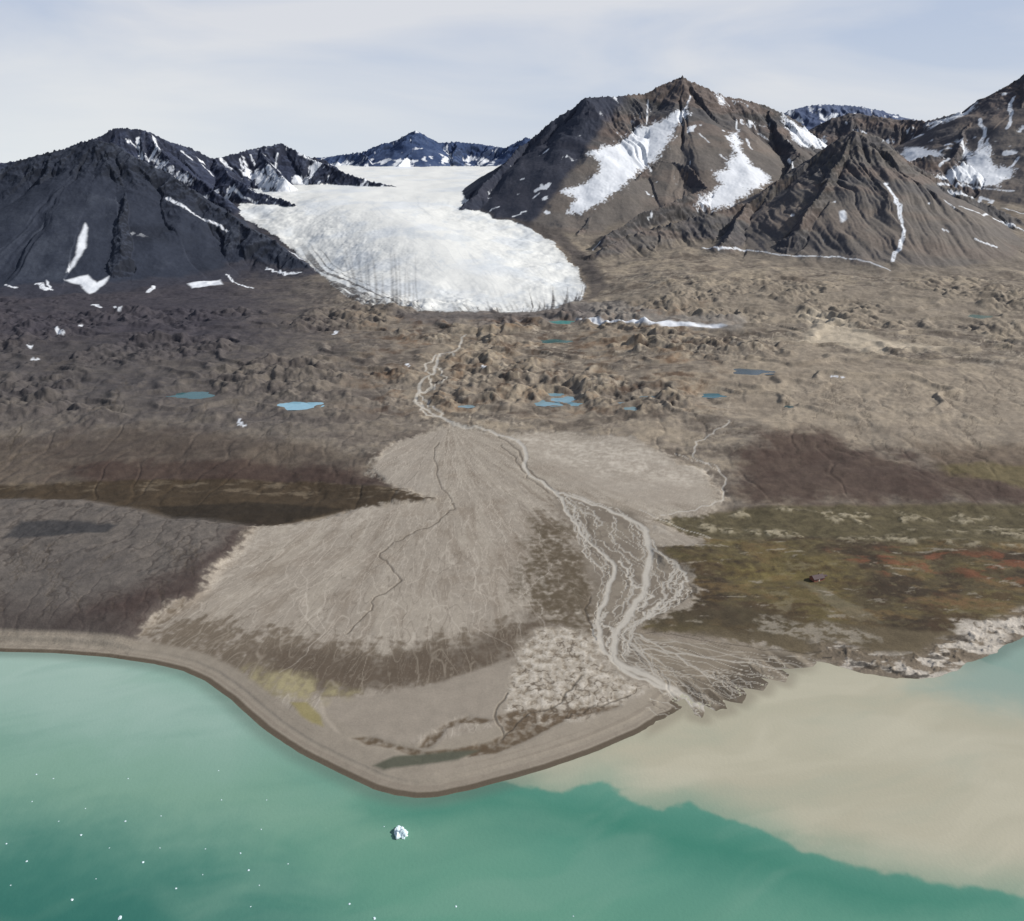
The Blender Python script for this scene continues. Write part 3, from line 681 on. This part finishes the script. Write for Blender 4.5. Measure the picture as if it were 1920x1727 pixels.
def terrain_mat(name,rough=.92,bump=1.0,spec=.15,amp=.8):
    m,nt,b=nmat(name,rough);b.inputs["Specular IOR Level"].default_value=spec
    at=N(nt,'ShaderNodeAttribute',attribute_name="ground_tint")
    tc=N(nt,'ShaderNodeTexCoord')
    out=[]
    for sc,det,ro in ((.07,6,.6),(.5,4,.6)):
        n=N(nt,'ShaderNodeTexNoise');n.inputs['Scale'].default_value=sc;n.inputs['Detail'].default_value=det;n.inputs['Roughness'].default_value=ro
        nt.links.new(tc.outputs['Object'],n.inputs['Vector']);out.append(n.outputs['Fac'])
    s=mathn(nt,'ADD',mathn(nt,'MULTIPLY',out[0],1.3*amp),mathn(nt,'MULTIPLY',out[1],1.1*amp))
    s=mathn(nt,'SUBTRACT',s,1.2*amp)
    inv=mathn(nt,'SUBTRACT',1.0,mathn(nt,'MULTIPLY',at.outputs['Alpha'],.85))
    s2=mathn(nt,'ADD',mathn(nt,'MULTIPLY',s,inv),1.0)
    cmb=N(nt,'ShaderNodeCombineColor')
    for i in range(3): nt.links.new(s2,cmb.inputs[i])
    c=mix(nt,'MULTIPLY',at.outputs['Color'],cmb.outputs[0],1.0)
    nt.links.new(c,b.inputs['Base Color'])
    bp=N(nt,'ShaderNodeBump');bp.inputs['Distance'].default_value=3.0*bump
    nt.links.new(mathn(nt,'MULTIPLY',inv,.75),bp.inputs['Strength'])
    nt.links.new(mathn(nt,'ADD',out[0],mathn(nt,'MULTIPLY',out[1],.22)),bp.inputs['Height'])
    nt.links.new(bp.outputs[0],b.inputs['Normal'])
    return m
M_ground=terrain_mat("tundra_and_moraine",bump=.55,amp=.65);M_delta=terrain_mat("delta_sediment",bump=.14,amp=.32)
M_rock=terrain_mat("mountain_rock",bump=.5,amp=.45);M_ice=terrain_mat("glacier_ice",rough=.7,bump=.35);M_snow=terrain_mat("old_snow",rough=.8,bump=.3)
M_river=terrain_mat("silty_stream",rough=.35,bump=.05,spec=.4,amp=.2)
rgba=np.concatenate([col,alpha[...,None]],2).astype(np.float32).reshape(-1,4)
co=np.stack([X,Y,h],2).astype(np.float32).reshape(-1,3)
nr,nc=h.shape
fr=reg[:-1,:-1].ravel()
base=(np.arange(nr-1)[:,None]*nc+np.arange(nc-1)[None]).ravel().astype(np.int32)
def piece(name,mask,mat,label,cat):
    b=base[mask]
    if len(b)<3: return None
    idx=np.stack([b,b+1,b+nc+1,b+nc],1).ravel()
    used=np.zeros(nr*nc,bool);used[idx]=True
    rm=np.cumsum(used,dtype=np.int64)-1;vi=rm[idx].astype(np.int32)
    me=bpy.data.meshes.new(name);nv=int(used.sum());nf=len(b)
    me.vertices.add(nv);me.vertices.foreach_set("co",co[used].ravel())
    me.loops.add(nf*4);me.loops.foreach_set("vertex_index",vi)
    me.polygons.add(nf);me.polygons.foreach_set("loop_start",np.arange(nf,dtype=np.int32)*4)
    me.update(calc_edges=True)
    a=me.color_attributes.new(name="ground_tint",type='FLOAT_COLOR',domain='POINT')
    a.data.foreach_set("color",rgba[used].ravel())
    me.shade_smooth();me.materials.append(mat)
    o=bpy.data.objects.new(name,me);scene.collection.objects.link(o)
    o["kind"]="structure";o["label"]=label;o["category"]=cat
    return o
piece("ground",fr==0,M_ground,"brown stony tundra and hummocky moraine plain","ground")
piece("river_delta",fr==1,M_delta,"pale tan alluvial delta fanning out to the fjord","river delta")
piece("river",fr==2,M_river,"braided silty meltwater streams crossing the delta","river")
piece("glacier",fr==3,M_ice,"white valley glacier with dirt-streaked snout between mountains","glacier")
ML=["dark blue-grey scree pyramid mountain beside the glacier","jagged dark ridge with snow gullies above the glacier","distant blue pointed peak behind the glacier head","highest brown mountain with a snow-filled cirque","grey-brown cone mountain with scree slopes and snow streak","distant bluish ridge dusted with snow","brown mountain with snow bowl on its flank"]
for i,l in enumerate(ML): piece("mountain",fr==50+i,M_rock,l,"mountain")
for i in range(1,nid):
    o=piece("snow_patch",fr==100+i,M_snow,"white leftover snow patch lying on stony ground" if i>16 else "broad white snowfield in a rocky hollow","snow patch")
    if o: o["group"]="snow patches on the slopes"
# ------------------------------------------------------------------ sea
ys=np.concatenate([np.arange(-6000,200,200),np.arange(200,930,1.3),np.arange(932,1500,8)])
W=Grid(ys,900,lambda y:.72*y+9000)
W.w=np.where(ys<199,700+ (200-ys)*1.2,.75*ys+200+np.clip(ys-930,0,999)*6).astype(np.float32);W.X=np.outer(W.w,W.u).astype(np.float32)
W.noise()
wc=np.zeros(W.X.shape+(3,),np.float32)
def wl(m,c,op=1.):
    m=(m*op)[...,None];wc[:]=wc*(1-m)+lin(c)*m
def WP(pts,soft,warp,c,op=1.): 
    m=W.poly(hit_sea(pts),soft,warp);wl(m,c,op);return m
wl(np.ones(W.X.shape,np.float32),(84,134,117))
WP([(-900,1100),(0,1100),(350,1150),(500,1290),(540,1380),(420,1440),(200,1430),(0,1400),(-900,1420)],150,16,(150,172,160),.97)
WP([(-600,1380),(0,1430),(300,1440),(560,1470),(760,1530),(900,1560),(700,1600),(300,1540),(0,1500),(-600,1480)],80,20,(120,152,131),.8)
WP([(-500,1590),(0,1600),(200,1625),(420,1675),(600,1760),(600,1900),(-500,1900)],100,20,(36,92,84),.95)
WP([(560,1580),(900,1580),(1300,1660),(1900,1720),(1900,1900),(700,1900),(640,1720)],60,14,(98,143,121),.55)
WP([(950,1480),(1080,1500),(1200,1520),(1380,1560),(1500,1620),(1900,1700),(1700,1720),(1300,1620),(1000,1550),(700,1520)],34,8,(52,114,96),.8)
sw=fbm((W.X+40*W.LX)/190,(W.Y+40*W.LY)/70,4,401)
sw3=fbm((W.X+.8*W.Y+25*W.LX)/210,(W.Y-.35*W.X+25*W.LY)/48,5,421)
wl(sm(sw*1.6),(118,152,134),.22);wl(sm(sw3*2),(126,156,140),.16);wl(sm(-sw3*2),(56,110,96),.12)
PL=[(1500,1150),(1200,1250),(1100,1350),(960,1430),(930,1468),(1000,1478),(1060,1490),(1100,1478),(1130,1470),(1160,1490),(1210,1510),(1250,1522),(1300,1512),(1350,1530),(1420,1556),(1500,1606),(1560,1618),(1640,1640),(1760,1660),(1920,1685),(2400,1740),(2700,1400),(2300,1230),(1920,1262),(1850,1240),(1740,1200)]
pw=hit_sea(PL)
wm=W.win(-300,1500,200,1500)
d=sdf(pw,W.X[wm]+8*W.WX[wm]+6*W.LX[wm],W.Y[wm]+8*W.WY[wm]+5*W.LY[wm])
pm=np.zeros(W.X.shape,np.float32);pm[wm]=sat(sm(d/6+.3)*.4+sm((d+8)/60)*.6)
wl(pm,(166,161,141))
wl(pm*sm(sw*1.2+.3),(176,171,152),.6);wl(pm*sm(-sw*1.3-.1),(156,157,138),.5)
wl(pm*sm(sw3*2.2),(182,176,156),.3);wl(pm*sm(-sw3*2.2-.1),(148,152,134),.25)
WP([(1740,1290),(1800,1235),(1900,1150),(2300,1000),(3200,1000),(2900,1300),(2300,1330),(1920,1330),(1840,1315)],34,14,(132,150,139),.9)
dl=np.full(W.X.shape,-900,np.float32)
wm2=W.win(-900,1500,400,1400);dl[wm2]=sdf(land,W.X[wm2],W.Y[wm2])
wl(sm((dl+18)/16)*(dl<2)*(1-pm),(90,102,92),.5)
wl(sm((dl+16)/14)*(dl<2)*pm*sm((W.X/np.maximum(W.Y,50)-.19)/.03)*(1-sm((W.X/np.maximum(W.Y,50)-.42)/.05)),(122,113,97),.5)
me=bpy.data.meshes.new("water");nr2,nc2=W.X.shape
me.vertices.add(nr2*nc2);me.vertices.foreach_set("co",np.stack([W.X,W.Y,W.X*0],2).astype(np.float32).ravel())
b=(np.arange(nr2-1)[:,None]*nc2+np.arange(nc2-1)[None]).ravel().astype(np.int32)
me.loops.add(len(b)*4);me.loops.foreach_set("vertex_index",np.stack([b,b+1,b+nc2+1,b+nc2],1).ravel())
me.polygons.add(len(b));me.polygons.foreach_set("loop_start",np.arange(len(b),dtype=np.int32)*4)
me.update(calc_edges=True)
a=me.color_attributes.new(name="water_tint",type='FLOAT_COLOR',domain='POINT')
wc*=.95
a.data.foreach_set("color",np.concatenate([wc,np.ones(wc.shape[:2]+(1,),np.float32)],2).ravel())
me.shade_smooth()
m,nt,bs=nmat("glacial_sea_water",.18);bs.inputs["IOR"].default_value=1.33
at=N(nt,'ShaderNodeAttribute',attribute_name="water_tint");nt.links.new(at.outputs['Color'],bs.inputs['Base Color'])
tc=N(nt,'ShaderNodeTexCoord');n=N(nt,'ShaderNodeTexNoise');n.inputs['Scale'].default_value=.35;n.inputs['Detail'].default_value=5
nt.links.new(tc.outputs['Object'],n.inputs['Vector']);bp=N(nt,'ShaderNodeBump');bp.inputs['Strength'].default_value=.3;bp.inputs['Distance'].default_value=.5
nt.links.new(n.outputs['Fac'],bp.inputs['Height']);nt.links.new(bp.outputs[0],bs.inputs['Normal'])
me.materials.append(m)
o=bpy.data.objects.new("water",me);scene.collection.objects.link(o);o["kind"]="structure";o["label"]="turquoise fjord water with a tan sediment plume";o["category"]="sea"
# ------------------------------------------------------------------ ponds
for i,(x,y,RX,RY,lev,c) in enumerate(pond_data):
    bm=bmesh.new();vs=[];ph=rng.random(4)*6
    for k_ in range(64):
        a_=k_/64*2*math.pi
        r=1.36+.05*math.sin(2*a_+ph[0])+.04*math.sin(7*a_+ph[2])
        vs.append(bm.verts.new((x+RX*r*math.cos(a_),y+RY*r*math.sin(a_),lev)))
    bm.faces.new(vs);me=bpy.data.meshes.new("pond");bm.to_mesh(me);bm.free()
    m,nt,bs=nmat("pond_water",.12);bs.inputs["IOR"].default_value=1.33
    n=N(nt,'ShaderNodeTexNoise');n.inputs['Scale'].default_value=.06
    tc=N(nt,'ShaderNodeTexCoord');nt.links.new(tc.outputs['Object'],n.inputs['Vector'])
    l=lin(c);nt.links.new(mix(nt,'MIX',(*[float(v*.8) for v in l],1),(*[float(min(v*1.15,1)) for v in l],1),n.outputs['Fac']),bs.inputs['Base Color'])
    me.materials.append(m);o=bpy.data.objects.new("pond",me);scene.collection.objects.link(o)
    o["kind"]="structure";o["label"]="small blue-green meltwater pond among moraine hummocks";o["category"]="pond";o["group"]="meltwater ponds"
# ------------------------------------------------------------------ icebergs
m,nt,bs=nmat("iceberg_ice",.45)
n=N(nt,'ShaderNodeTexNoise');n.inputs['Scale'].default_value=.5;tc=N(nt,'ShaderNodeTexCoord');nt.links.new(tc.outputs['Object'],n.inputs['Vector'])
nt.links.new(mix(nt,'MIX',(.45,.62,.68,1),(.75,.8,.82,1),n.outputs['Fac']),bs.inputs['Base Color'])
M_berg=m
def berg(px,py,rpx,seed,big=False):
    w=hit_sea([(px,py)])[0];t=w[1]/ray(px,py)[1];r=rpx*t/1500
    bm=bmesh.new();bmesh.ops.create_icosphere(bm,subdivisions=4 if big else 2,radius=1)
    for v in bm.verts:
        p=v.co.copy();nn=mnoise.noise(p*1.3+Vector((seed*3.1,0,seed)))*.55+mnoise.noise(p*3.1+Vector((0,seed,2)))*.25
        if big: nn+=mnoise.noise(p*7+Vector((3,seed,2)))*.10
        q=p*(1+nn);z=q.z*(.55 if big else .4)
        if q.z>.25: z+=.18*max(0,mnoise.noise(Vector((p.x*2,p.y*2,seed))))*2
        v.co=Vector((q.x*r*1.05,q.y*r*.85,z*r))
    me=bpy.data.meshes.new("iceberg");bm.to_mesh(me);bm.free();me.materials.append(M_berg)
    o=bpy.data.objects.new("iceberg",me);scene.collection.objects.link(o);o.location=(w[0],w[1],.02);o.rotation_euler=(0,0,seed*1.7)
    o["label"]="jagged white-blue iceberg floating on turquoise water" if big else "small white fragment of ice drifting on the water";o["category"]="iceberg";o["group"]="ice drifting in the fjord"
berg(752,1563,14,3,True)
for i,(x,y,r) in enumerate([(68,1452,2),(100,1460,1.5),(152,1566,2.4),(160,1516,1.4),(235,1540,2.4),(268,1617,3.2),(135,1687,3.4),(225,1721,4.6),(330,1666,2.4),(451,1600,2),(466,1632,2.6),(486,1660,1.5),(655,1695,2.4),(702,1722,3.4),(855,1700,2.4),(12,1582,2),(50,1615,2.4),(385,1592,1.5),(60,1503,1.5),(302,1530,1.5),(415,1500,1.4),(490,1555,1.5),(500,1500,1.4),(20,1660,1.5),(180,1648,1.5),(540,1620,1.5),(300,1590,1.5),(110,1540,1.4),(1075,1718,1.6),(470,1700,1.5),(720,1550,1.4),(380,1640,1.4),(240,1460,1.3),(410,1445,1.3),(205,1590,1.3)]):
    berg(x,y,r*.82,i+5)
# ------------------------------------------------------------------ cabin
cw_,ct=S([(1531,1088)]);cx_,cy_=cw_[0];cz_=float(gsample(np.array([cx_]),np.array([cy_]))[0])
def simple(name,c,rough=.8,sc=3.0):
    m,nt,b=nmat(name,rough);tc=N(nt,'ShaderNodeTexCoord');n=N(nt,'ShaderNodeTexNoise');n.inputs['Scale'].default_value=sc
    nt.links.new(tc.outputs['Object'],n.inputs['Vector'])
    nt.links.new(mix(nt,'MIX',(*[v*.7 for v in c],1),(*[v*1.3 for v in c],1),n.outputs['Fac']),b.inputs['Base Color']);return m
MW=simple("weathered_wood",(.20,.075,.05));MR=simple("tar_paper_roof",(.07,.045,.045));MG=simple("window_glass",(.05,.06,.07),.1);MTr=simple("pale_trim",(.55,.5,.44));MSt=simple("rusty_stovepipe",(.1,.06,.04))
hut=bpy.data.objects.new("cabin",None);scene.collection.objects.link(hut);hut.location=(cx_,cy_,cz_-.2);hut.rotation_euler=(0,0,.35)
hut["label"]="small dark red wooden trapper cabin on mossy tundra";hut["category"]="cabin"
def part(name,verts,faces,mat,parent):
    me=bpy.data.meshes.new(name);me.from_pydata(verts,[],faces);me.update();me.materials.append(mat)
    o=bpy.data.objects.new(name,me);scene.collection.objects.link(o);o.parent=parent;return o
def bx(name,x0,x1,y0,y1,z0,z1,mat,parent):
    v=[(x0,y0,z0),(x1,y0,z0),(x1,y1,z0),(x0,y1,z0),(x0,y0,z1),(x1,y0,z1),(x1,y1,z1),(x0,y1,z1)]
    return part(name,v,[(0,3,2,1),(4,5,6,7),(0,1,5,4),(1,2,6,5),(2,3,7,6),(3,0,4,7)],mat,parent)
a,bb,e,rz=6,3.6,3.0,5.2
part("wall",[(-a,-bb,0),(a,-bb,0),(a,bb,0),(-a,bb,0),(-a,-bb,e),(a,-bb,e),(a,bb,e),(-a,bb,e),(-a,0,rz),(a,0,rz)],[(0,1,5,4),(2,3,7,6),(1,2,6,9,5),(3,0,4,8,7),(0,3,2,1)],MW,hut)
ro=.5;dz_=.25
part("roof",[(-a-ro,-bb-ro,e-.3),(a+ro,-bb-ro,e-.3),(a+ro,0,rz+.02),(-a-ro,0,rz+.02),(a+ro,bb+ro,e-.3),(-a-ro,bb+ro,e-.3),(-a-ro,-bb-ro,e-.3+dz_),(a+ro,-bb-ro,e-.3+dz_),(a+ro,0,rz+dz_),(-a-ro,0,rz+dz_),(a+ro,bb+ro,e-.3+dz_),(-a-ro,bb+ro,e-.3+dz_)],
 [(0,3,2,1),(3,5,4,2),(6,7,8,9),(9,8,10,11),(0,1,7,6),(4,5,11,10),(1,2,8,7),(2,4,10,8),(0,6,9,3),(3,9,11,5)],MR,hut)
bx("door",-.6,.6,-bb-.08,-bb-.01,0,2.2,MTr,hut)
bx("window",-4,-2.6,-bb-.07,-bb-.01,1.1,2.2,MG,hut);bx("window",2.6,4,-bb-.07,-bb-.01,1.1,2.2,MG,hut)
bx("chimney",2,2.6,.6,1.2,4.3,6.4,MSt,hut)
hut.scale=(1.3,1.3,1.3)
shed=bpy.data.objects.new("shed",None);scene.collection.objects.link(shed);shed.location=(cx_+13,cy_+6,cz_-.2);shed.rotation_euler=(0,0,.1)
shed["label"]="tiny lean-to wooden shed next to the cabin";shed["category"]="shed"
bx("wall",-2,2,-1.5,1.5,0,2.3,MW,shed)
part("roof",[(-2.3,-1.8,2.31),(2.3,-1.8,2.31),(2.3,1.8,2.9),(-2.3,1.8,2.9),(-2.3,-1.8,2.5),(2.3,-1.8,2.5),(2.3,1.8,3.1),(-2.3,1.8,3.1)],[(0,3,2,1),(4,5,6,7),(0,1,5,4),(1,2,6,5),(2,3,7,6),(3,0,4,7)],MR,shed)
bx("door",-.5,.5,-1.57,-1.51,0,1.9,MTr,shed)
# ------------------------------------------------------------------ light
el=math.radians(36);az=math.atan2(1.0,.04)
sd=Vector((math.cos(el)*math.sin(az),math.cos(el)*math.cos(az),math.sin(el)))
sun=bpy.data.lights.new("sun",'SUN');sun.energy=5.0;sun.angle=math.radians(.5);sun.color=(1,.97,.91)
so=bpy.data.objects.new("sun",sun);scene.collection.objects.link(so);so.rotation_euler=sd.to_track_quat('Z','Y').to_euler()
wd=bpy.data.worlds.new("World");scene.world=wd;wd.use_nodes=True;nt=wd.node_tree
bg=nt.nodes["Background"];bg.inputs[1].default_value=.10
sky=N(nt,'ShaderNodeTexSky',sky_type='NISHITA',sun_disc=False,sun_elevation=el,sun_rotation=az)
sky.air_density=1.0;sky.dust_density=1.5
tc=N(nt,'ShaderNodeTexCoord');mp=N(nt,'ShaderNodeMapping');mp.inputs['Scale'].default_value=(1.3,1.3,5.5);mp.inputs['Rotation'].default_value=(.05,.14,0);nt.links.new(tc.outputs['Generated'],mp.inputs[0])
n=N(nt,'ShaderNodeTexNoise');n.inputs['Scale'].default_value=1.8;n.inputs['Detail'].default_value=7;n.inputs['Roughness'].default_value=.5;n.inputs['Distortion'].default_value=.5
nt.links.new(mp.outputs[0],n.inputs['Vector'])
rp=N(nt,'ShaderNodeValToRGB');rp.color_ramp.elements[0].position=.36;rp.color_ramp.elements[1].position=.62
rp.color_ramp.elements[0].color=(.49,.57,.72,1);rp.color_ramp.elements[1].color=(.71,.73,.78,1)
nt.links.new(n.outputs['Fac'],rp.inputs[0])
cl=mix(nt,'MULTIPLY',rp.outputs[0],(10,10,10,1),1.0)
sepx=N(nt,'ShaderNodeSeparateXYZ');nt.links.new(tc.outputs['Generated'],sepx.inputs[0])
mr=N(nt,'ShaderNodeMapRange');mr.inputs['From Min'].default_value=.17;mr.inputs['From Max'].default_value=.42;mr.inputs['To Min'].default_value=.96;mr.inputs['To Max'].default_value=.12
nt.links.new(sepx.outputs['Z'],mr.inputs['Value'])
c=mix(nt,'MIX',sky.outputs[0],cl,mr.outputs[0])
hz=N(nt,'ShaderNodeMapRange');hz.inputs['From Min'].default_value=0;hz.inputs['From Max'].default_value=.14;hz.inputs['To Min'].default_value=.5;hz.inputs['To Max'].default_value=0
nt.links.new(sepx.outputs['Z'],hz.inputs['Value'])
lx=N(nt,'ShaderNodeMapRange');lx.inputs['From Min'].default_value=.1;lx.inputs['From Max'].default_value=-.6;lx.inputs['To Min'].default_value=.8;lx.inputs['To Max'].default_value=1.7
nt.links.new(sepx.outputs['X'],lx.inputs['Value'])
c=mix(nt,'MIX',c,(8.0,8.4,8.5,1),mathn(nt,'MULTIPLY',hz.outputs[0],lx.outputs[0]))
nt.links.new(c,bg.inputs[0])
scene.view_settings.view_transform='Standard';scene.view_settings.look='None';scene.view_settings.exposure=0
print("done",time.time()-T0)
